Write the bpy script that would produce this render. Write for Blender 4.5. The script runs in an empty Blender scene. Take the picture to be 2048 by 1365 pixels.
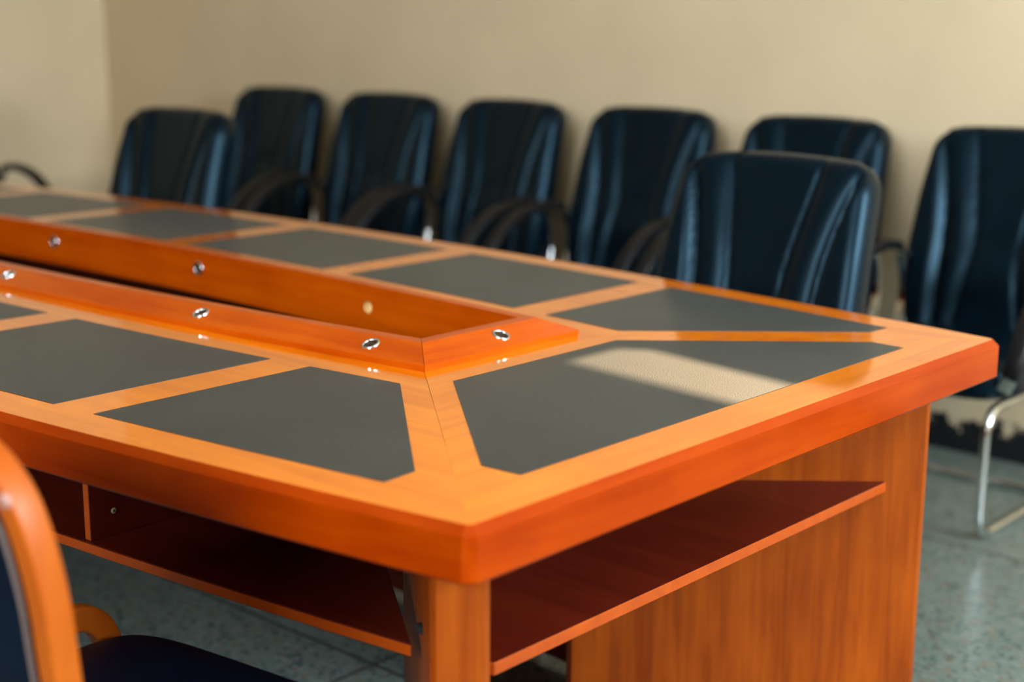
import bpy, bmesh, math, random
from mathutils import Vector, Matrix
random.seed(7)
SC = bpy.context.scene
COL = SC.collection

# ------------------------------------------------------------------ camera
TZ = 0.76                                   # table top height
CAM = Vector((1.0957, -1.8337, TZ + 0.56))
YAW, PITCH, ROLL, FPX = 0.72954, -0.21521, 0.00574, 2992.8
fw = Vector((-math.sin(YAW) * math.cos(PITCH), math.cos(YAW) * math.cos(PITCH), math.sin(PITCH)))
rt0 = Vector((math.cos(YAW), math.sin(YAW), 0))
up0 = rt0.cross(fw)
rt = rt0 * math.cos(ROLL) + up0 * math.sin(ROLL)
up = up0 * math.cos(ROLL) - rt0 * math.sin(ROLL)
cd = bpy.data.cameras.new('camera')
cd.sensor_width = 36
cd.lens = FPX * 36 / 2048
cd.clip_start = 0.05
cd.dof.use_dof = True
cd.dof.focus_distance = 2.27
cd.dof.aperture_fstop = 1.9
cam = bpy.data.objects.new('camera', cd)
COL.objects.link(cam)
M = Matrix((rt, up, -fw)).transposed().to_4x4()
M.translation = CAM
cam.matrix_world = M
SC.camera = cam

# ------------------------------------------------------------------ light
SC.view_settings.view_transform = 'Standard'
SC.view_settings.look = 'None'
SC.view_settings.gamma = 1
SC.view_settings.exposure = 1.0
w = bpy.data.worlds.new('world')
SC.world = w
w.use_nodes = True
w.node_tree.nodes['Background'].inputs[0].default_value = (0.55, 0.75, 1.0, 1)
w.node_tree.nodes['Background'].inputs[1].default_value = 1.0


def lamp(name, kind, loc, direction, energy, color, size=None, size_y=None, angle=None):
    l = bpy.data.lights.new(name, kind)
    l.energy = energy
    l.color = color
    if kind == 'AREA':
        l.shape = 'RECTANGLE'
        l.size = size
        l.size_y = size_y
    if angle:
        l.angle = angle
    o = bpy.data.objects.new(name, l)
    COL.objects.link(o)
    o.location = loc
    o.rotation_euler = Vector(direction).to_track_quat('-Z', 'Y').to_euler()
    return o


TO_SUN = Vector((-0.40, 0.75, 0.52)).normalized()      # the sun stands high beyond the back wall
lamp('sun', 'SUN', (-3, 6, 5), -TO_SUN, 1.6, (1.0, 0.72, 0.42), angle=math.radians(0.6))
# daylight entering by the two big windows (right wall and the wall behind the photographer)
XR, YF = 3.6, -4.2
lamp('daylight_right', 'AREA', (XR + 0.25, 0.35, 2.2), (-1, 0, -0.15), 205, (0.75, 0.91, 1.0), 2.5, 1.2)
lamp('daylight_front', 'AREA', (0.9, YF - 0.25, 2.2), (0, 1, -0.15), 125, (0.84, 0.94, 1.0), 2.2, 1.2)

# ------------------------------------------------------------------ materials


def mat(name):
    m = bpy.data.materials.new(name)
    m.use_nodes = True
    nt = m.node_tree
    return m, nt, nt.nodes['Principled BSDF']


def nd(nt, kind, **kw):
    n = nt.nodes.new(kind)
    for k, v in kw.items():
        if k in n.inputs.keys():
            n.inputs[k].default_value = v
        else:
            setattr(n, k, v)
    return n


def ramp(nt, src, stops):
    r = nt.nodes.new('ShaderNodeValToRGB')
    e = r.color_ramp.elements
    while len(e) < len(stops):
        e.new(0.5)
    for i, (p, c) in enumerate(stops):
        e[i].position = p
        e[i].color = (*c, 1) if len(c) == 3 else c
    nt.links.new(src, r.inputs[0])
    return r


def bump(nt, b, src, strength, dist):
    n = nt.nodes.new('ShaderNodeBump')
    n.inputs['Strength'].default_value = strength
    n.inputs['Distance'].default_value = dist
    nt.links.new(src, n.inputs['Height'])
    nt.links.new(n.outputs[0], b.inputs['Normal'])


def wood(name, dark, light, axis, rough=0.12, spec=0.5, grain=1.0, coat=0.0):
    """lacquered veneer, grain running along axis"""
    m, nt, b = mat(name)
    tc = nt.nodes.new('ShaderNodeTexCoord')
    mp = nt.nodes.new('ShaderNodeMapping')
    sc = [26.0 * grain, 26.0 * grain, 26.0 * grain]
    sc['xyz'.index(axis)] = 1.6 * grain
    mp.inputs['Scale'].default_value = sc
    nt.links.new(tc.outputs['Object'], mp.inputs[0])
    n1 = nd(nt, 'ShaderNodeTexNoise', Scale=1.0, Detail=6.0, Roughness=0.6, Distortion=0.6)
    nt.links.new(mp.outputs[0], n1.inputs['Vector'])
    n2 = nd(nt, 'ShaderNodeTexNoise', Scale=5.0, Detail=3.0)
    nt.links.new(tc.outputs['Object'], n2.inputs['Vector'])
    mx = nd(nt, 'ShaderNodeMath', operation='MULTIPLY_ADD')
    mx.inputs[1].default_value = 0.65
    nt.links.new(n1.outputs[0], mx.inputs[0])
    ms = nd(nt, 'ShaderNodeMath', operation='MULTIPLY')
    ms.inputs[1].default_value = 0.35
    nt.links.new(n2.outputs[0], ms.inputs[0])
    nt.links.new(ms.outputs[0], mx.inputs[2])
    r = ramp(nt, mx.outputs[0], [(0.36, dark), (0.62, light)])
    nt.links.new(r.outputs[0], b.inputs['Base Color'])
    b.inputs['Roughness'].default_value = rough
    b.inputs['Specular IOR Level'].default_value = spec
    if coat:
        b.inputs['Coat Weight'].default_value = coat
        b.inputs['Coat Roughness'].default_value = 0.05
    return m


def plain(name, col, rough=0.5, metal=0.0, spec=0.5):
    m, nt, b = mat(name)
    b.inputs['Base Color'].default_value = (*col, 1)
    b.inputs['Roughness'].default_value = rough
    b.inputs['Metallic'].default_value = metal
    b.inputs['Specular IOR Level'].default_value = spec
    n = nd(nt, 'ShaderNodeTexNoise', Scale=40.0, Detail=2.0)
    tc = nt.nodes.new('ShaderNodeTexCoord')
    nt.links.new(tc.outputs['Object'], n.inputs['Vector'])
    mr = nd(nt, 'ShaderNodeMapRange')
    mr.inputs['To Min'].default_value = rough * 0.85
    mr.inputs['To Max'].default_value = min(1, rough * 1.15)
    nt.links.new(n.outputs[0], mr.inputs[0])
    nt.links.new(mr.outputs[0], b.inputs['Roughness'])
    return m


TOPX = wood('top veneer lengthwise', (0.72, 0.160, 0.003), (0.93, 0.235, 0.005), 'x', 0.07, coat=0.45)
TOPY = wood('top veneer crosswise', (0.72, 0.160, 0.003), (0.93, 0.235, 0.005), 'y', 0.07, coat=0.45)
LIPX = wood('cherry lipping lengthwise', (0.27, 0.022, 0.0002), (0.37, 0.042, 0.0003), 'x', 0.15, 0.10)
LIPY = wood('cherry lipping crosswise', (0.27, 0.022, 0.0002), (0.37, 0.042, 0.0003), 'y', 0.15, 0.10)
RIMX = wood('cherry rim lengthwise', (0.44, 0.052, 0.0005), (0.60, 0.096, 0.001), 'x', 0.15, 0.10)  # both rim woods lighter than the lipping: light on the slope put into colour
RIMY = wood('cherry rim crosswise', (0.44, 0.052, 0.0005), (0.60, 0.096, 0.001), 'y', 0.15, 0.10)
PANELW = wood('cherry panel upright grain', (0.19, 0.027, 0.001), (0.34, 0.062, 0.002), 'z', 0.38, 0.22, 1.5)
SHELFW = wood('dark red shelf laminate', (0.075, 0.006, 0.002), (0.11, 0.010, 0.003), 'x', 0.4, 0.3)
SHELFE = wood('shelf edge band', (0.36, 0.050, 0.003), (0.46, 0.070, 0.004), 'x', 0.3, 0.4)
CHAIRW = wood('bentwood maple', (0.34, 0.056, 0.002), (0.46, 0.092, 0.003), 'z', 0.42, 0.3, 0.6)
RAWW = plain('raw drilled wood', (0.85, 0.55, 0.22), 0.7)
CHROME = plain('chrome', (0.80, 0.82, 0.83), 0.10, 1.0)
BLACKP = plain('black arm plastic', (0.006, 0.005, 0.006), 0.40, spec=0.3)
HOLE = plain('dark brown hole', (0.05, 0.022, 0.008), 0.6)
DARK = plain('dark hollow', (0.006, 0.005, 0.005), 0.8)
BRASS = plain('dull brass', (0.55, 0.45, 0.22), 0.4, 0.3)
PLUG = plain('dusty rose plug', (0.42, 0.22, 0.17), 0.4)
PIPING = plain('grey piping', (0.16, 0.11, 0.10), 0.6)
WHITEP = plain('white window paint', (0.75, 0.74, 0.70), 0.4)


def leather(name, base, rough, grain=900.0, bstr=0.12, spec=0.5, tint=(1, 1, 1)):
    m, nt, b = mat(name)
    tc = nt.nodes.new('ShaderNodeTexCoord')
    v = nd(nt, 'ShaderNodeTexVoronoi', Scale=grain)
    nt.links.new(tc.outputs['Object'], v.inputs['Vector'])
    bump(nt, b, v.outputs['Distance'], bstr, 0.001)
    n = nd(nt, 'ShaderNodeTexNoise', Scale=14.0, Detail=4.0)
    nt.links.new(tc.outputs['Object'], n.inputs['Vector'])
    r = ramp(nt, n.outputs[0], [(0.3, tuple(c * 0.8 for c in base)), (0.7, tuple(c * 1.25 for c in base))])
    nt.links.new(r.outputs[0], b.inputs['Base Color'])
    b.inputs['Roughness'].default_value = rough
    b.inputs['Specular IOR Level'].default_value = spec
    b.inputs['Specular Tint'].default_value = (*tint, 1)
    return m


LEATHER = leather('blue black leather', (0.0005, 0.0034, 0.0075), 0.33, spec=0.28, tint=(0.42, 0.76, 1.0))
NAVY = leather('dusty navy vinyl', (0.0008, 0.003, 0.011), 0.45, 600.0, spec=0.3, tint=(0.4, 0.7, 1.0))


def inlay_mat():
    m, nt, b = mat('dusty dark desk leather')
    tc = nt.nodes.new('ShaderNodeTexCoord')
    v = nd(nt, 'ShaderNodeTexVoronoi', Scale=420.0)
    nt.links.new(tc.outputs['Object'], v.inputs['Vector'])
    bump(nt, b, v.outputs['Distance'], 0.45, 0.001)
    # broad dust film and smears
    n = nd(nt, 'ShaderNodeTexNoise', Scale=4.0, Detail=5.0, Distortion=1.2)
    nt.links.new(tc.outputs['Object'], n.inputs['Vector'])
    film = ramp(nt, n.outputs[0], [(0.3, (0.009, 0.0125, 0.0115)), (0.72, (0.021, 0.0255, 0.0225))])
    # sparse specks of dust
    sp = nd(nt, 'ShaderNodeTexVoronoi', Scale=260.0)
    nt.links.new(tc.outputs['Object'], sp.inputs['Vector'])
    lt = nd(nt, 'ShaderNodeMath', operation='LESS_THAN')
    lt.inputs[1].default_value = 0.16
    nt.links.new(sp.outputs['Distance'], lt.inputs[0])
    sep = nt.nodes.new('ShaderNodeSeparateColor')
    nt.links.new(sp.outputs['Color'], sep.inputs[0])
    gt = nd(nt, 'ShaderNodeMath', operation='GREATER_THAN')
    gt.inputs[1].default_value = 0.86
    nt.links.new(sep.outputs[0], gt.inputs[0])
    mu = nd(nt, 'ShaderNodeMath', operation='MULTIPLY')
    nt.links.new(lt.outputs[0], mu.inputs[0])
    nt.links.new(gt.outputs[0], mu.inputs[1])
    mix = nt.nodes.new('ShaderNodeMix')
    mix.data_type = 'RGBA'
    nt.links.new(mu.outputs[0], mix.inputs['Factor'])
    nt.links.new(film.outputs[0], mix.inputs[6])
    mix.inputs[7].default_value = (0.13, 0.16, 0.15, 1)
    nt.links.new(mix.outputs[2], b.inputs['Base Color'])
    b.inputs['Roughness'].default_value = 0.56
    b.inputs['Coat Weight'].default_value = 0.3
    b.inputs['Coat Roughness'].default_value = 0.24
    b.inputs['Sheen Weight'].default_value = 0.02
    b.inputs['Sheen Roughness'].default_value = 0.5
    b.inputs['Sheen Tint'].default_value = (1.0, 0.95, 0.85, 1)
    b.inputs['Specular IOR Level'].default_value = 0.5
    return m


INLAY = inlay_mat()


def wall_mat(name, base):
    m, nt, b = mat(name)
    tc = nt.nodes.new('ShaderNodeTexCoord')
    n = nd(nt, 'ShaderNodeTexNoise', Scale=2.2, Detail=5.0, Roughness=0.6)
    nt.links.new(tc.outputs['Object'], n.inputs['Vector'])
    r = ramp(nt, n.outputs[0], [(0.3, tuple(c * 0.94 for c in base)), (0.7, tuple(min(1, c * 1.04) for c in base))])
    # scuffed black grime along the foot of the wall
    n2 = nd(nt, 'ShaderNodeTexNoise', Scale=16.0, Detail=5.0, Roughness=0.65)
    nt.links.new(tc.outputs['Object'], n2.inputs['Vector'])
    sx = nt.nodes.new('ShaderNodeSeparateXYZ')
    nt.links.new(tc.outputs['Object'], sx.inputs[0])
    ma = nd(nt, 'ShaderNodeMath', operation='MULTIPLY_ADD')
    ma.inputs[1].default_value = -0.30
    nt.links.new(n2.outputs[0], ma.inputs[0])
    nt.links.new(sx.outputs[2], ma.inputs[2])
    lt = nd(nt, 'ShaderNodeMapRange')
    lt.inputs['From Min'].default_value = -0.065
    lt.inputs['From Max'].default_value = -0.045
    nt.links.new(ma.outputs[0], lt.inputs[0])
    mix = nt.nodes.new('ShaderNodeMix')
    mix.data_type = 'RGBA'
    nt.links.new(lt.outputs[0], mix.inputs['Factor'])
    mix.inputs[6].default_value = (0.01, 0.01, 0.012, 1)
    nt.links.new(r.outputs[0], mix.inputs[7])
    nt.links.new(mix.outputs[2], b.inputs['Base Color'])
    b.inputs['Roughness'].default_value = 0.75
    b.inputs['Specular IOR Level'].default_value = 0.25
    n3 = nd(nt, 'ShaderNodeTexNoise', Scale=120.0, Detail=2.0)
    nt.links.new(tc.outputs['Object'], n3.inputs['Vector'])
    bump(nt, b, n3.outputs[0], 0.08, 0.002)
    return m


WALL = wall_mat('beige emulsion', (0.67, 0.515, 0.33))
CEIL = plain('white ceiling paint', (0.80, 0.77, 0.70), 0.8)


def floor_mat():
    m, nt, b = mat('grey green terrazzo')
    tc = nt.nodes.new('ShaderNodeTexCoord')
    v = nd(nt, 'ShaderNodeTexVoronoi', Scale=105.0)
    nt.links.new(tc.outputs['Object'], v.inputs['Vector'])
    sep = nt.nodes.new('ShaderNodeSeparateColor')
    nt.links.new(v.outputs['Color'], sep.inputs[0])
    chips = ramp(nt, sep.outputs[0], [(0.0, (0.07, 0.10, 0.10)), (0.14, (0.07, 0.10, 0.10)), (0.16, (0.165, 0.20, 0.175)),
                                      (0.82, (0.20, 0.23, 0.20)), (0.84, (0.22, 0.14, 0.10)), (0.9, (0.22, 0.25, 0.225))])
    chips.color_ramp.interpolation = 'CONSTANT'
    n = nd(nt, 'ShaderNodeTexNoise', Scale=30.0, Detail=6.0)
    nt.links.new(tc.outputs['Object'], n.inputs['Vector'])
    mix = nt.nodes.new('ShaderNodeMix')
    mix.data_type = 'RGBA'
    mix.blend_type = 'MULTIPLY'
    mix.inputs['Factor'].default_value = 0.5
    r = ramp(nt, n.outputs[0], [(0.3, (0.75, 0.78, 0.78)), (0.7, (1, 1, 1))])
    nt.links.new(chips.outputs[0], mix.inputs[6])
    nt.links.new(r.outputs[0], mix.inputs[7])
    # cast joints every 1.5 m
    mp = nt.nodes.new('ShaderNodeMapping')
    mp.inputs['Location'].default_value = (1.04, -0.13, 0)
    nt.links.new(tc.outputs['Object'], mp.inputs[0])
    br = nt.nodes.new('ShaderNodeTexBrick')
    br.offset = 0.0
    br.inputs['Scale'].default_value = 1.0
    br.inputs['Brick Width'].default_value = 1.5
    br.inputs['Row Height'].default_value = 1.5
    br.inputs['Mortar Size'].default_value = 0.005
    br.inputs['Mortar Smooth'].default_value = 0.2
    nt.links.new(mp.outputs[0], br.inputs['Vector'])
    mix2 = nt.nodes.new('ShaderNodeMix')
    mix2.data_type = 'RGBA'
    nt.links.new(br.outputs['Fac'], mix2.inputs['Factor'])
    nt.links.new(mix.outputs[2], mix2.inputs[6])
    mix2.inputs[7].default_value = (0.05, 0.05, 0.045, 1)
    nt.links.new(mix2.outputs[2], b.inputs['Base Color'])
    b.inputs['Roughness'].default_value = 0.28
    b.inputs['Specular IOR Level'].default_value = 0.4
    return m


FLOOR = floor_mat()


def glass_mat():
    m = bpy.data.materials.new('window glass')
    m.use_nodes = True
    nt = m.node_tree
    nt.nodes.clear()
    out = nt.nodes.new('ShaderNodeOutputMaterial')
    tr = nt.nodes.new('ShaderNodeBsdfTransparent')
    gl = nt.nodes.new('ShaderNodeBsdfGlossy')
    gl.inputs['Roughness'].default_value = 0.02
    fr = nd(nt, 'ShaderNodeFresnel', IOR=1.3)
    mx = nt.nodes.new('ShaderNodeMixShader')
    nt.links.new(fr.outputs[0], mx.inputs[0])
    nt.links.new(tr.outputs[0], mx.inputs[1])
    nt.links.new(gl.outputs[0], mx.inputs[2])
    nt.links.new(mx.outputs[0], out.inputs[0])
    return m


GLASS = glass_mat()

# ------------------------------------------------------------------ helpers


def obj(name, bm, material, parent=None, smooth=False, recalc=True):
    if recalc:
        bmesh.ops.recalc_face_normals(bm, faces=bm.faces)
    me = bpy.data.meshes.new(name)
    bm.to_mesh(me)
    bm.free()
    for mm in (material if isinstance(material, (list, tuple)) else [material]):
        me.materials.append(mm)
    if smooth:
        for p in me.polygons:
            p.use_smooth = True
    o = bpy.data.objects.new(name, me)
    COL.objects.link(o)
    if parent:
        o.parent = parent
    return o


def thing(name, label, cat, loc=(0, 0, 0), rotz=0.0, group=None):
    o = bpy.data.objects.new(name, None)
    o.empty_display_size = 0.1
    COL.objects.link(o)
    o.location = loc
    o.rotation_euler = (0, 0, rotz)
    o['label'] = label
    o['category'] = cat
    if group:
        o['group'] = group
    return o


def struct(o):
    o['kind'] = 'structure'
    return o


def box(bm, x0, x1, y0, y1, z0, z1, mi=0):
    v = [bm.verts.new(p) for p in ((x0, y0, z0), (x1, y0, z0), (x1, y1, z0), (x0, y1, z0),
                                   (x0, y0, z1), (x1, y0, z1), (x1, y1, z1), (x0, y1, z1))]
    for q in ((0, 3, 2, 1), (4, 5, 6, 7), (0, 1, 5, 4), (1, 2, 6, 5), (2, 3, 7, 6), (3, 0, 4, 7)):
        f = bm.faces.new([v[i] for i in q])
        f.material_index = mi
    return v


def prism(bm, pts, z0, z1, mi=0, side_mi=None):
    a = [bm.verts.new((x, y, z0)) for x, y in pts]
    b = [bm.verts.new((x, y, z1)) for x, y in pts]
    n = len(pts)
    bm.faces.new(list(reversed(a))).material_index = mi
    bm.faces.new(b).material_index = mi
    for i in range(n):
        f = bm.faces.new((a[i], a[(i + 1) % n], b[(i + 1) % n], b[i]))
        f.material_index = mi if side_mi is None else side_mi
    return a + b


def loft(bm, rings, closed_ring=True, caps=True, mis=None):
    vs = [[bm.verts.new(p) for p in r] for r in rings]
    n = len(rings[0])
    for i in range(len(rings) - 1):
        for j in range(n if closed_ring else n - 1):
            k = (j + 1) % n
            f = bm.faces.new((vs[i][j], vs[i][k], vs[i + 1][k], vs[i + 1][j]))
            if mis:
                f.material_index = mis[j]
    if caps:
        bm.faces.new(list(reversed(vs[0])))
        bm.faces.new(vs[-1])
    return vs


def catmull(pts, per=8, closed=False):
    pts = [Vector(p) for p in pts]
    out = []
    n = len(pts)
    rng = range(n if closed else n - 1)
    for i in rng:
        if closed:
            p0, p1, p2, p3 = pts[i - 1], pts[i], pts[(i + 1) % n], pts[(i + 2) % n]
        else:
            p0 = pts[max(i - 1, 0)]
            p1, p2 = pts[i], pts[i + 1]
            p3 = pts[min(i + 2, n - 1)]
        for k in range(per):
            t = k / per
            out.append(0.5 * ((2 * p1) + (p2 - p0) * t + (2 * p0 - 5 * p1 + 4 * p2 - p3) * t * t + (3 * p1 - p0 - 3 * p2 + p3) * t ** 3))
    if not closed:
        out.append(pts[-1])
    return out


def fillet(pts, r, seg=6):
    """polyline with rounded corners"""
    pts = [Vector(p) for p in pts]
    out = [pts[0]]
    for i in range(1, len(pts) - 1):
        a, b, c = pts[i - 1], pts[i], pts[i + 1]
        d1 = (a - b).normalized()
        d2 = (c - b).normalized()
        rr = min(r, (a - b).length * 0.49, (c - b).length * 0.49)
        p, q = b + d1 * rr, b + d2 * rr
        for k in range(seg + 1):
            t = k / seg
            out.append(p * (1 - t) ** 2 + b * 2 * t * (1 - t) + q * t * t)
    out.append(pts[-1])
    return out


def sweep(bm, path, section, ref=None, caps=True):
    """section: list of (a,b) offsets; ref: fixed vector giving the a axis, else parallel transport"""
    rings = []
    n = len(path)
    prev = None
    for i, p in enumerate(path):
        t = (path[min(i + 1, n - 1)] - path[max(i - 1, 0)]).normalized()
        if ref is not None:
            a = (Vector(ref) - t * t.dot(Vector(ref))).normalized()
        elif prev is None:
            a = t.cross(Vector((0.31, 0.22, 0.93))).normalized()
        else:
            a = (prev - t * t.dot(prev)).normalized()
        prev = a
        b = t.cross(a)
        rings.append([p + a * s[0] + b * s[1] for s in section])
    loft(bm, rings, True, caps)


def circle(r, n=12, ry=None):
    ry = ry or r
    return [(r * math.cos(2 * math.pi * k / n), ry * math.sin(2 * math.pi * k / n)) for k in range(n)]


def rrect(w, h, r, seg=3):
    out = []
    for cx, cy, a0 in ((w - r, h - r, 0), (-w + r, h - r, 90), (-w + r, -h + r, 180), (w - r, -h + r, 270)):
        for k in range(seg + 1):
            a = math.radians(a0 + 90 * k / seg)
            out.append((cx + r * math.cos(a), cy + r * math.sin(a)))
    return out


def lathe(bm, prof, centre, normal, n=28, mi=0):
    nz = Vector(normal).normalized()
    a = nz.orthogonal().normalized()
    b = nz.cross(a)
    c = Vector(centre)
    rings = [[c + nz * h + (a * math.cos(2 * math.pi * k / n) + b * math.sin(2 * math.pi * k / n)) * r for k in range(n)] for r, h in prof]
    vs = [[bm.verts.new(p) for p in r] for r in rings]
    for i in range(len(rings) - 1):
        for j in range(n):
            k = (j + 1) % n
            bm.faces.new((vs[i][j], vs[i][k], vs[i + 1][k], vs[i + 1][j])).material_index = mi
    return vs


def bevel(o, width, seg=2, angle=35):
    m = o.modifiers.new('bevel', 'BEVEL')
    m.width = width
    m.segments = seg
    m.limit_method = 'ANGLE'
    m.angle_limit = math.radians(angle)
    return o


def subsurf(o, n=1):
    m = o.modifiers.new('subsurf', 'SUBSURF')
    m.levels = n
    m.render_levels = n
    return o


def cut(o, centre, normal, r, depth):
    bm = bmesh.new()
    vs = lathe(bm, [(r, depth), (r, -depth)], centre, normal, 28)
    bm.faces.new(vs[0])
    bm.faces.new(vs[-1])
    c = obj('cutter', bm, DARK)
    m = o.modifiers.new('b', 'BOOLEAN')
    m.object = c
    m.operation = 'DIFFERENCE'
    m.solver = 'EXACT'
    dg = bpy.context.evaluated_depsgraph_get()
    me = bpy.data.meshes.new_from_object(o.evaluated_get(dg))
    o.modifiers.clear()
    o.data = me
    bpy.data.objects.remove(c)


def dup(root, loc, rotz, label, group=None):
    r = root.copy()
    COL.objects.link(r)
    r.location = loc
    r.rotation_euler = (0, 0, rotz)
    r['label'] = label
    if group:
        r['group'] = group
    for ch in list(root.children):
        c = ch.copy()
        COL.objects.link(c)
        c.parent = r
        for g in ch.children:
            d = g.copy()
            COL.objects.link(d)
            d.parent = c
    return r


# ------------------------------------------------------------------ room
XL, YB, ZC = -5.4, 2.42, 2.95
WT = 0.18
bm = bmesh.new()
box(bm, XL - WT, XR + WT, YF - WT, YB + WT, -0.12, 0.0)
struct(obj('floor', bm, FLOOR))
bm = bmesh.new()
box(bm, XL - WT, XR + WT, YF - WT, YB + WT, ZC, ZC + 0.12)
struct(obj('ceiling', bm, CEIL))


def wall_with_opening(name, axis, c0, c1, a0, a1, o0, o1, z0, z1):
    """wall slab between c0,c1 on its thin axis, running a0..a1, with an opening o0..o1 by z0..z1"""
    bm = bmesh.new()

    def bb(s0, s1, h0, h1):
        if axis == 'x':
            box(bm, c0, c1, s0, s1, h0, h1)
        else:
            box(bm, s0, s1, c0, c1, h0, h1)
    bb(a0, o0, 0, ZC)
    bb(o1, a1, 0, ZC)
    bb(o0, o1, 0, z0)
    bb(o0, o1, z1, ZC)
    return struct(obj(name, bm, WALL))


def window(name, axis, c, o0, o1, z0, z1, nm):
    bm = bmesh.new()
    t = 0.035 if o1 - o0 > 0.5 else 0.012

    def bb(s0, s1, h0, h1, d=0.03):
        if axis == 'x':
            box(bm, c - d, c + d, s0, s1, h0, h1)
        else:
            box(bm, s0, s1, c - d, c + d, h0, h1)
    bb(o0, o0 + t, z0, z1)
    bb(o1 - t, o1, z0, z1)
    bb(o0 + t, o1 - t, z0, z0 + t)
    bb(o0 + t, o1 - t, z1 - t, z1)
    for k in range(1, nm):
        s = o0 + (o1 - o0) * k / nm
        bb(s - 0.02, s + 0.02, z0 + t, z1 - t)
    f = struct(obj(name, bm, WHITEP))
    bm = bmesh.new()
    if axis == 'x':
        box(bm, c - 0.003, c + 0.003, o0 + t, o1 - t, z0 + t, z1 - t)
    else:
        box(bm, o0 + t, o1 - t, c - 0.003, c + 0.003, z0 + t, z1 - t)
    obj('glass_pane', bm, GLASS, f)


wall_with_opening('wall_right', 'x', XR, XR + WT, YF, YB, -0.9, 1.6, 1.6, 2.8)
window('window_1', 'x', XR + 0.09, -2.2, 0.4, 0.9, 2.4, 3)
wall_with_opening('wall_front', 'y', YF - WT, YF, XL - WT, XR + WT, -0.2, 2.0, 1.6, 2.8)
window('window_2', 'y', YF - 0.09, -0.2, 2.0, 1.6, 2.8, 3)
bm = bmesh.new()
box(bm, XL - WT, XL, YF, YB, 0, ZC)
struct(obj('wall_left', bm, WALL))
# unseen slit panel added high in the back wall, shaped to cast the sun streak
VX0, VX1, VZ0, VZ1 = -1.85, -0.95, 2.20, 2.60
wall_with_opening('wall_back', 'y', YB, YB + 0.02, XL - WT, XR + WT, VX0, VX1, VZ0, VZ1)


def to_back_wall(x, y):
    d = (YB - y) / TO_SUN.y
    return x + TO_SUN.x * d, TZ + TO_SUN.z * d


slit = [to_back_wall(*p) for p in ((-0.436, 0.146), (-0.436, 0.006), (0.15, -0.062), (0.15, 0.090), (-0.386, 0.177))]
bm = bmesh.new()
outer = [(VX0, VZ0), (VX0, VZ1), (VX1, VZ1), (VX1, VZ0), (VX0 + 0.3, VZ0)]
rg = [[bm.verts.new((x, y, z)) for x, z in lst] for y in (YB + 0.002, YB + 0.014) for lst in (outer, slit)]
for k in range(5):
    n = (k + 1) % 5
    bm.faces.new((rg[0][k], rg[0][n], rg[1][n], rg[1][k]))
    bm.faces.new((rg[2][k], rg[2][n], rg[3][n], rg[3][k]))
    bm.faces.new((rg[1][k], rg[1][n], rg[3][n], rg[3][k]))
    bm.faces.new((rg[0][k], rg[0][n], rg[2][n], rg[2][k]))
struct(obj('sun_slit_panel', bm, WHITEP))

# ------------------------------------------------------------------ conference table
L = 3.983
BM_ = 0.1512
BN_ = BM_ / L


def B(t):
    return BM_ * t - BN_ * t * t


C0 = 0.6783
T0 = 0.5577
KB = 0.2169 * 0.56
table = thing('conference_table', 'long orange cherry conference table with dark leather inlays and raised centre rim', 'table', (0, 0, 0))
G = 0.0005                                   # half of the mitre joint gap
PROF = [(0.0, TZ, 0.005), (0.011, TZ - 0.011, 0.013), (0.011, TZ - 0.066, 0.013), (0.007, TZ - 0.070, 0.011)]


def side_section(s):
    """long side: s = -1 near, +1 far"""
    st = [0.0, 1.0]
    N = 36
    rings = []
    # stations: mitre, corner arc end, then along, mirrored at the other end
    lst = [('m', 0)] + [('a', 0)] + [('t', L * k / N) for k in range(1, N)] + [('a', 1)] + [('m', 1)]
    for kind, q in lst:
        ring = []
        if kind == 't':
            t_in = T0 + (L - 2 * T0) * q / L
        else:
            t_in = T0 if q == 0 else L - T0
            if kind == 'm':
                t_in += G * (1 if q == 0 else -1)
        yi = KB + B(t_in)
        ring.append((-t_in, s * yi, TZ))
        for o, z, r in PROF:
            if kind == 't':
                x, y = -q, C0 + B(q) + o
            else:
                e = 0 if q == 0 else 1
                if kind == 'm':
                    xx = o - 0.5 * r
                    y = C0 + o - 0.5 * r
                else:
                    xx = o - r
                    y = C0 + o
                x = xx if e == 0 else -L - xx
            ring.append((x, s * y, z))
        ring.append((-t_in, s * yi, TZ - 0.07))
        rings.append(ring)
    bm = bmesh.new()
    loft(bm, rings, True, True, [0, 1, 1, 1, 1, 0, 0])
    return obj('tabletop_section', bm, [TOPX, LIPX], table)


def end_section(e):
    def X(x):
        return x if e == 0 else -L - x
    ys = [('m', -1), ('a', -1), ('t', -0.33), ('t', 0), ('t', 0.33), ('a', 1), ('m', 1)]
    rings = []
    yb = KB + B(T0)
    for kind, q in ys:
        ring = []
        yi = q * yb if kind == 't' else q * (yb - (G if kind == 'm' else 0.002))
        ring.append((X(-T0), yi, TZ))
        for o, z, r in PROF:
            if kind == 't':
                x, y = o, q * C0
            elif kind == 'm':
                x, y = o - 0.5 * r, q * (C0 + o - 0.5 * r)
            else:
                x, y = o, q * (C0 + o - r)
            ring.append((X(x), y, z))
        ring.append((X(-T0), yi, TZ - 0.07))
        rings.append(ring)
    bm = bmesh.new()
    loft(bm, rings, True, True, [0, 1, 1, 1, 1, 0, 0])
    return obj('tabletop_section', bm, [TOPY, LIPY], table)


side_section(-1)
side_section(1)
end_section(0)
end_section(1)

RP = [(0.0, 0.0), (0.0, 0.010), (0.056, 0.032), (0.080, 0.032), (0.080, -0.066), (0.0, -0.066)]


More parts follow.
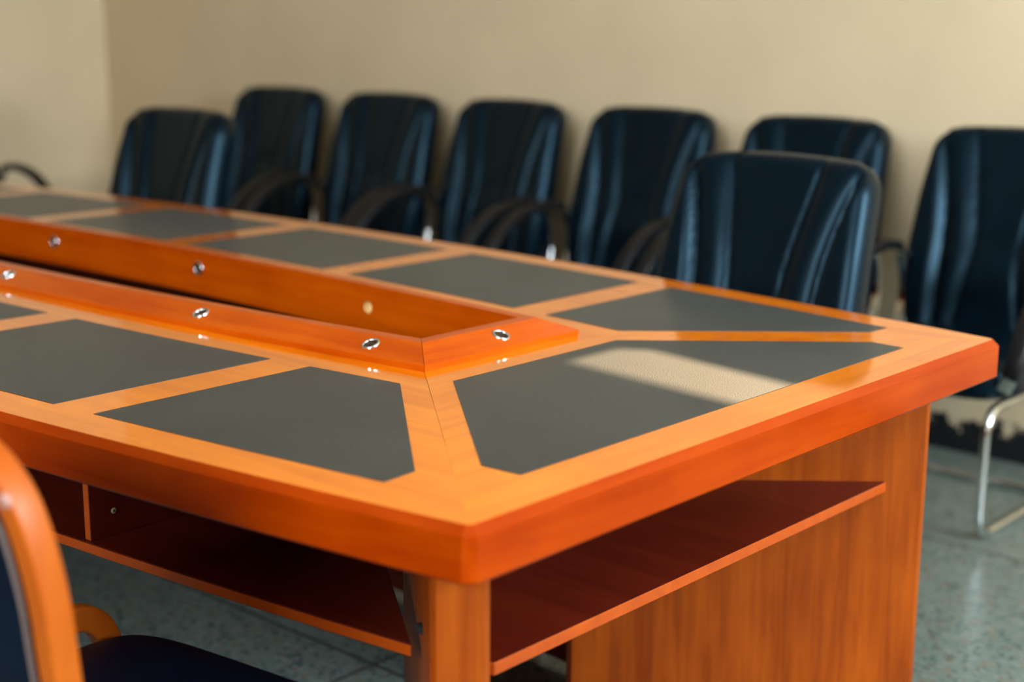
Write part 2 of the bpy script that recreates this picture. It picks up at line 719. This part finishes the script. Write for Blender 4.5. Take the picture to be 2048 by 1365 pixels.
def rim_side(s):
    N = 30
    bm = bmesh.new()
    rings = []
    for k in range(N + 1):
        u = k / N
        ring = []
        for d, h in RP:
            t = T0 + d + (L - 2 * (T0 + d)) * u
            t += G if k == 0 else (-G if k == N else 0)
            ring.append((-t, s * (KB - d + B(t)), TZ + h))
        rings.append(ring)
    loft(bm, rings, True, True)
    return obj('raised_rim', bm, RIMX, table)


def rim_end(e):
    bm = bmesh.new()
    rings = []
    for q in (-1, 0, 1):
        ring = []
        for d, h in RP:
            t = T0 + d
            y = q * (KB - d + B(t) - G)
            ring.append((-t if e == 0 else -L + t, y, TZ + h))
        rings.append(ring)
    loft(bm, rings, True, True)
    return obj('raised_rim', bm, RIMY, table)


rn, rf, re_ = rim_side(-1), rim_side(1), rim_end(0)
rim_end(1)


def grommet(rim, c, n, ring=True):
    cut(rim, c, n, 0.0125, 0.03)
    if ring:
        bm = bmesh.new()
        lathe(bm, [(0.0162, -0.001), (0.0160, 0.0014), (0.0146, 0.0026), (0.0128, 0.0024), (0.0120, 0.0010), (0.0119, -0.001)], c, n, 32)
        g = obj('grommet', bm, CHROME, table, True)
        g['label'] = 'chrome cable grommet'
        bm = bmesh.new()
        lathe(bm, [(0.0119, 0.0004), (0.0117, -0.0200), (0.0005, -0.0200)], c, n, 24)
        obj('cable_hole', bm, HOLE, g, True)
    else:
        bm = bmesh.new()
        lathe(bm, [(0.0124, -0.0002), (0.0122, -0.016), (0.0005, -0.016)], c, n, 28)
        o = obj('drilled_hole', bm, RAWW, table, True)
        o['label'] = 'bare drilled hole missing its grommet'


def slope_pt(t, s, f=0.5):
    d = 0.056 * f
    return (-t, s * (KB - d + B(t)), TZ + 0.010 + 0.022 * f)


sn = Vector((0, -0.022, 0.056)).normalized()
for t in (0.700, 1.118, 1.742):
    grommet(rn, slope_pt(t, -1, 0.55), sn)
grommet(re_, (-T0 - 0.031, 0.022, TZ + 0.0222), Vector((0.022, 0, 0.056)).normalized())
for t, z, ring in ((1.073, -0.0135, False), (1.667, -0.0075, True), (2.268, -0.0095, True)):
    grommet(rf, (-t, KB - 0.080 + B(t), TZ + z), (0, -1, 0), ring)

# leather inlays
KI, KO = 0.2042, 0.6068


def inlay(pts):
    bm = bmesh.new()
    prism(bm, pts, TZ - 0.001, TZ + 0.0007)
    o = obj('leather_inlay', bm, INLAY, table)
    o['label'] = 'dark dusty leather inlay'


def seg(t0, t1, k, s, n=6):
    return [(-(t0 + (t1 - t0) * i / n), s * (k + B(t0 + (t1 - t0) * i / n))) for i in range(n + 1)]


gaps = [0.765 + 0.6133 * k for k in range(5)]
for s in (-1, 1):
    base = [(-0.1895, s * 0.5768)] + seg(0.1858, gaps[0] - 0.045, KO, s) + seg(gaps[0] - 0.045, 0.5307, KI, s, 3)
    inlay(base if s > 0 else base[::-1])
    mir = [(-L - x, y) for x, y in base]
    inlay(mir if s < 0 else mir[::-1])
    for k in range(4):
        a, b = gaps[k] + 0.045, gaps[k + 1] - 0.045
        p = seg(a, b, KO, s) + seg(b, a, KI, s)
        inlay(p if s > 0 else p[::-1])
for e in (0, 1):
    p = [(-0.4819, -0.2061), (-0.1453, -0.5026), (-0.0824, -0.4984), (-0.0824, 0.4984), (-0.1453, 0.5026), (-0.4819, 0.2061)]
    if e:
        p = [(-L - x, y) for x, y in p][::-1]
    inlay(p)

# cable tray under the opening
bm = bmesh.new()
prism(bm, seg(T0 + 0.07, L - T0 - 0.07, 0.16, -1, 16) + seg(L - T0 - 0.07, T0 + 0.07, 0.16, 1, 16), TZ - 0.135, TZ - 0.120)
obj('cable_tray', bm, SHELFW, table)
# diagonal support panels under the mitres
for e in (0, 1):
    for s in (-1, 1):
        D = Vector((-0.5577, -s * (C0 - KB - B(T0)), 0)).normalized()
        N = Vector((-D.y, D.x, 0))
        A = Vector((0, s * C0, 0))
        h = 0.037
        ch = 0.008
        pts = []
        for q, v in ((0.112, -h + ch), (0.112 + ch, -h), (0.752 - ch, -h), (0.752, -h + ch), (0.752, h - ch), (0.752 - ch, h), (0.112 + ch, h), (0.112, h - ch)):
            p = A + D * q + N * v
            pts.append((p.x if e == 0 else -L - p.x, p.y))
        bm = bmesh.new()
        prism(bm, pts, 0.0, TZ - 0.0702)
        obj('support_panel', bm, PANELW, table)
# shelves under the top
SZ = TZ - 0.2555
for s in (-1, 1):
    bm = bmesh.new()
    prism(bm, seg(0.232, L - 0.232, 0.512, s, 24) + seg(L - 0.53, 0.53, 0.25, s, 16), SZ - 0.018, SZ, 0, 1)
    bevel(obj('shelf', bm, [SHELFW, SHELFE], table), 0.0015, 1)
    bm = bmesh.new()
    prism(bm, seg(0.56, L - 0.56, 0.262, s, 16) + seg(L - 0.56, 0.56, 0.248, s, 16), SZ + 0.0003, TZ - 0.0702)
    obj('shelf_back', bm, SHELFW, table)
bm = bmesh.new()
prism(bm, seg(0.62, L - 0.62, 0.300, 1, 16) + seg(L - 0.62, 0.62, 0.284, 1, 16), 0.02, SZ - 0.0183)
obj('added_modesty_panel', bm, SHELFW, table)  # panel added for the darkness under the far side of the table
for e in (0, 1):
    def X(x):
        return x if e == 0 else -L - x
    bm = bmesh.new()
    pts = [(-0.112, -0.512), (-0.112, 0.525), (-0.124, 0.530), (-0.45, 0.240), (-0.45, -0.240), (-0.122, -0.518)]
    prism(bm, [(X(x), y) for x, y in pts], SZ - 0.018, SZ, 0, 1)
    bevel(obj('shelf', bm, [SHELFW, SHELFE], table), 0.0015, 1)
    bm = bmesh.new()
    x0, x1 = sorted((X(-0.436), X(-0.45)))
    box(bm, x0, x1, -0.235, 0.235, SZ + 0.0003, TZ - 0.0702)  # unseen back board, added to keep the space above the end shelf dark
    obj('shelf_back', bm, SHELFW, table)
# divider with its screw
td = 0.893
yd = -(0.505 + B(td))
bm = bmesh.new()
box(bm, -td - 0.008, -td + 0.008, yd, -(0.263 + B(td)), SZ + 0.0003, TZ - 0.0702)
bm.faces.ensure_lookup_table()
bm.faces[2].material_index = 1
dv = bevel(obj('shelf_divider', bm, [SHELFW, SHELFE], table), 0.001, 1)
bm = bmesh.new()
sc_ = Vector((-td + 0.008, yd + 0.044, SZ + 0.0405))
vs = lathe(bm, [(0.0048, 0.0), (0.0046, 0.0008), (0.0035, 0.0012), (0.0003, 0.0013)], sc_, (1, 0, 0), 20)
for a in (45, 135):
    c, s_ = math.cos(math.radians(a)), math.sin(math.radians(a))
    dv_, du_ = Vector((0, c, s_)), Vector((0, -s_, c))
    q = [sc_ + Vector((0.00145, 0, 0)) + dv_ * i * 0.003 + du_ * j * 0.0007 for i, j in ((-1, -1), (1, -1), (1, 1), (-1, 1))]
    bm.faces.new([bm.verts.new(p) for p in q]).material_index = 1
scw = obj('screw', bm, [BRASS, DARK], dv)
scw['label'] = 'cross-head screw'
# little black shelf bracket in the slot beside the near corner support
bm = bmesh.new()
box(bm, -0.222, -0.188, -0.548, -0.520, SZ + 0.022, SZ + 0.033)
obj('bracket', bm, DARK, table)

# ------------------------------------------------------------------ black office chairs
GRP = 'black leather visitor chairs'


def make_chair(loc, rotz, label):
    root = thing('office_chair', label, 'chair', loc, rotz, GRP)
    # ---- backrest: local frame, front towards -Y
    S, R, HT = 0.602, 0.036, 0.080
    rake = math.radians(12.5)
    NU, NV = 64, 40

    def half(s):
        v = s / S
        w_ = 0.236 + 0.026 * math.sin(min(1, v / 0.42) * math.pi / 2) - 0.022 * max(0, (v - 0.42) / 0.58) ** 1.5
        r = 0.064
        if s > S - r:
            w_ = w_ - r + math.sqrt(max(0, r * r - (s - (S - r)) ** 2))
        rb = 0.05
        if s < rb:
            w_ = w_ - rb + math.sqrt(max(0, rb * rb - (rb - s) ** 2))
        return w_

    def smooth(a, b, x):
        t = min(1, max(0, (x - a) / (b - a)))
        return t * t * (3 - 2 * t)

    def front(x, s):
        v = s / S
        ax = abs(x)
        w_ = half(s)
        xc = 0.066 + 0.048 * min(1, abs(v - 0.44) / 0.5) ** 1.4
        xo = 0.154 + 0.075 * max(0, (v - 0.35) / 0.65) ** 2.2
        y = 0.0
        # padded strips between the seams
        if ax > xc:
            t = min(1, (ax - xc) / max(0.01, xo - xc))
            y -= 0.013 * math.sin(math.pi * min(1, t)) ** 0.8 * (1 - 0.6 * smooth(0.85, 1, v))
        if ax > xo:
            t = min(1, (ax - xo) / max(0.02, w_ - xo))
            y -= (0.022 * smooth(0.0, 0.30, t) - 0.004 * t) * (1 - smooth(0.88, 1.0, v))
        y -= 0.016 * math.exp(-((v - 0.30) / 0.17) ** 2) * (1 if ax < xc else 0.6)      # lumbar cushion
        y += 0.006 * math.exp(-((v - 0.47) / 0.05) ** 2) * math.exp(-(ax / 0.07) ** 2)
        for sx, dep, wd in ((xc, 0.008, 0.006), (xo, 0.009, 0.006)):
            y += dep * math.exp(-((ax - sx) / wd) ** 2)
        y -= 0.012 * (ax / 0.25) ** 2
        return y

    def place(x, y, s):
        crown = 0.015 * (1 - (x / 0.24) ** 2) * smooth(0.7, 1, s / S)
        yy = y
        ss = s + crown
        # upper back curls slightly rearward
        yy += 0.018 * smooth(0.6, 1, s / S)
        return Vector((x, 0.155 + ss * math.sin(rake) + yy * math.cos(rake), 0.428 + ss * math.cos(rake) - yy * math.sin(rake)))

    def edge(e):
        return 0 if e > R else R - math.sqrt(max(0, R * R - (R - e) ** 2))
    bm = bmesh.new()
    F, K = [], []
    for j in range(NV + 1):
        vv = j / NV
        s = S * (0.5 - 0.5 * math.cos(math.pi * vv)) * 0.35 + S * vv * 0.65
        fr, bk = [], []
        hw = half(s)
        for i in range(NU + 1):
            u = -1 + 2 * i / NU
            u = math.copysign(abs(u) ** 0.85, u)
            x = u * hw
            e = min(hw - abs(x), S - s, s)
            fr.append(bm.verts.new(place(x, front(x, s) + edge(e), s)))
            bk.append(bm.verts.new(place(x, HT - edge(e) - 0.012 * (x / 0.25) ** 2, s)))
        F.append(fr)
        K.append(bk)
    for j in range(NV):
        for i in range(NU):
            bm.faces.new((F[j][i], F[j][i + 1], F[j + 1][i + 1], F[j + 1][i]))
            bm.faces.new((K[j][i + 1], K[j][i], K[j + 1][i], K[j + 1][i + 1]))
    for j in range(NV):
        bm.faces.new((F[j][0], F[j + 1][0], K[j + 1][0], K[j][0]))
        bm.faces.new((F[j + 1][NU], F[j][NU], K[j][NU], K[j + 1][NU]))
    for i in range(NU):
        bm.faces.new((F[0][i + 1], F[0][i], K[0][i], K[0][i + 1]))
        bm.faces.new((F[NV][i], F[NV][i + 1], K[NV][i + 1], K[NV][i]))
    obj('backrest', bm, LEATHER, root, True)
    # ---- seat
    bm = bmesh.new()
    bmesh.ops.create_cube(bm, size=1)
    bmesh.ops.subdivide_edges(bm, edges=bm.edges[:], cuts=7, use_grid_fill=True)
    for v in bm.verts:
        x, y, z = v.co.x * 2, v.co.y * 2, v.co.z * 2
        k = 5.0
        d = (abs(x) ** k + abs(y) ** k + abs(z) ** k) ** (1 / k)
        mxx = max(abs(x), abs(y), abs(z))
        f = mxx / d if d else 1
        x, y, z = x * f, y * f, z * f
        zz = 0.418 + z * 0.058
        if z > 0:
            zz += 0.012 * (1 - x * x) - 0.022 * max(0, -y - 0.5) ** 2 * 4 - 0.012 * (y + 1) * 0.5 + 0.004
        v.co = Vector((x * 0.252, -0.03 + y * 0.245, zz))
    subsurf(obj('seat', bm, LEATHER, root, True), 1)
    # ---- chrome cantilever frame
    p = [(-0.21, 0.17, 0.352), (-0.21, -0.245, 0.352), (-0.21, -0.255, 0.0135), (-0.21, 0.235, 0.0135), (0.21, 0.235, 0.0135),
         (0.21, -0.255, 0.0135), (0.21, -0.245, 0.352), (0.21, 0.17, 0.352)]
    bm = bmesh.new()
    sweep(bm, fillet(p, 0.075, 8), circle(0.0125, 12))
    obj('frame', bm, CHROME, root, True)
    # ---- loop armrests
    for sx in (-1, 1):
        X = sx * 0.272
        pts = [(sx * 0.245, 0.165, 0.400), (X, 0.200, 0.455), (X, 0.218, 0.550), (X, 0.190, 0.640), (X, 0.120, 0.676), (X, 0.030, 0.678),
               (X, -0.080, 0.650), (X, -0.180, 0.580), (X, -0.240, 0.480), (sx * 0.240, -0.235, 0.405)]
        path = catmull(pts, 8)
        bm = bmesh.new()
        sweep(bm, path, rrect(0.019, 0.007, 0.006), (1, 0, 0))
        a = obj('armrest', bm, CHROME, root, True)
        bm = bmesh.new()
        sub = path[29:68]
        off = []
        for i, q in enumerate(sub):
            tt = (sub[min(i + 1, len(sub) - 1)] - sub[max(i - 1, 0)]).normalized()
            nrm = Vector((1, 0, 0)).cross(tt)
            if nrm.dot(Vector((0, -0.02, 0.5)) - Vector((0, q.y, q.z))) > 0:
                nrm = -nrm
            off.append(q + nrm * 0.009)
        sweep(bm, off, rrect(0.023, 0.013, 0.009), (1, 0, 0))
        obj('arm_pad', bm, BLACKP, a, True)
    return root


# chair reference: backrest top sits 0.30 m behind the chair's origin
c0 = make_chair((-0.694, 0.755, 0), 0.0, 'black leather chair pushed in at the right end of the far table side')
dup(c0, (-2.935, 0.765, 0), math.radians(2), 'black leather chair at the far table side, in front of the wall row corner end')
for x, dy, rz, lab in (
        (-3.845, 0.0, 3, 'black leather chair in the wall row, nearest the room corner'),
        (-3.187, 0.0, 2, 'black leather chair in the wall row, second from the room corner'),
        (-2.570, 0.0, -1.5, 'black leather chair in the wall row, third from the room corner, turned slightly left'),
        (-1.925, 0.0, 0, 'black leather chair in the wall row, fourth from the room corner'),
        (-1.297, 0.0, 0, 'black leather chair in the wall row, half hidden behind the right table chair'),
        (-0.648, -0.015, 0, 'black leather chair in the wall row with chrome front leg showing past the table corner')):
    dup(c0, (x, 1.940 + dy, 0), math.radians(rz), lab)
dup(c0, (-4.53, 1.16, 0), math.radians(90), 'black chair beyond the left table end, only its curved arm showing')

# ------------------------------------------------------------------ wooden framed chair in the foreground
wc = thing('wooden_chair', 'bentwood framed chair with navy padding tucked under the near table side', 'chair', (-0.418, -0.898, 0), math.radians(7))
rk = math.radians(9)


def back_pt(x, h, d=0.0):
    """h above 0.40 along the reclined back, d outwards to the rear"""
    return Vector((x, -0.165 - h * math.sin(rk) - d * math.cos(rk), 0.40 + h * math.cos(rk) - d * math.sin(rk)))


half_arch = [(0.170, -0.40), (0.178, -0.20), (0.186, 0.0), (0.192, 0.2), (0.198, 0.28), (0.203, 0.35), (0.197, 0.42), (0.180, 0.466), (0.145, 0.497), (0.08, 0.514)]
cl = half_arch + [(0.0, 0.519)] + [(-x, h) for x, h in half_arch[::-1]]
bm = bmesh.new()
sweep(bm, catmull([back_pt(x, h) for x, h in cl], 6), rrect(0.017, 0.014, 0.004), (0, -math.cos(rk), -math.sin(rk)))
obj('back_frame', bm, CHAIRW, wc, True)
bm = bmesh.new()
ins = [(p.x, p.y) for p in catmull([Vector((x * (1 - 0.022 / max(abs(x), 0.05)) if abs(x) > 0.03 else x, h - (0.022 if h > 0.45 else 0.0), 0)) for x, h in cl if h > 0.1], 5)]
ins = [(ins[0][0], 0.05)] + ins + [(ins[-1][0], 0.05)]
cx, ch_ = 0.0, 0.26
rings = []
for sc, d in ((0.0, -0.040), (0.5, -0.038), (0.9, -0.030), (1.0, -0.012), (1.0, 0.010), (0.9, 0.014), (0.5, 0.016), (0.0, 0.016)):
    rings.append([back_pt(cx + (x - cx) * max(sc, 0.01), ch_ + (h - ch_) * max(sc, 0.01), d) for x, h in ins])
loft(bm, rings, True, True)
obj('back_cushion', bm, NAVY, wc, True)
bm = bmesh.new()
sweep(bm, [back_pt(x * 1.005, h, 0.017) for x, h in ins], circle(0.0035, 8))
obj('piping', bm, PIPING, wc, True)
# seat
bm = bmesh.new()
bmesh.ops.create_cube(bm, size=1)
bmesh.ops.subdivide_edges(bm, edges=bm.edges[:], cuts=7, use_grid_fill=True)
for v in bm.verts:
    x, y, z = v.co.x * 2, v.co.y * 2, v.co.z * 2
    k = 6.0
    d = (abs(x) ** k + abs(y) ** k + abs(z) ** k) ** (1 / k)
    f = max(abs(x), abs(y), abs(z)) / d if d else 1
    x, y, z = x * f, y * f, z * f
    v.co = Vector((x * (0.235 + 0.012 * y), 0.045 + y * 0.215, 0.418 + z * 0.036 + (0.008 * (1 - x * x) * (1 - y * y) if z > 0 else 0)))
subsurf(obj('seat', bm, NAVY, wc, True), 1)
# bent side rails that curve down into the front legs
for sx in (-1, 1):
    X = sx * 0.262
    pts = [(X * 0.93, -0.150, 0.445), (X, -0.02, 0.452), (X, 0.12, 0.474), (X, 0.20, 0.464), (X, 0.235, 0.39), (X, 0.225, 0.25), (X, 0.228, 0.0)]
    bm = bmesh.new()
    sweep(bm, catmull(pts, 8), rrect(0.013, 0.019, 0.005), (1, 0, 0))
    obj('front_leg', bm, CHAIRW, wc, True)
# screw plugs on the back frame
for sx in (1, -1):
    bm = bmesh.new()
    q = back_pt(sx * 0.191, 0.462, 0.017)
    n = Vector((0, -math.cos(rk), -math.sin(rk)))
    lathe(bm, [(0.0085, -0.002), (0.0083, 0.001), (0.006, 0.0028), (0.0004, 0.0034)], q, n, 20)
    o = obj('screw_plug', bm, PLUG, wc, True)
    o['label'] = 'pinkish round screw cap'
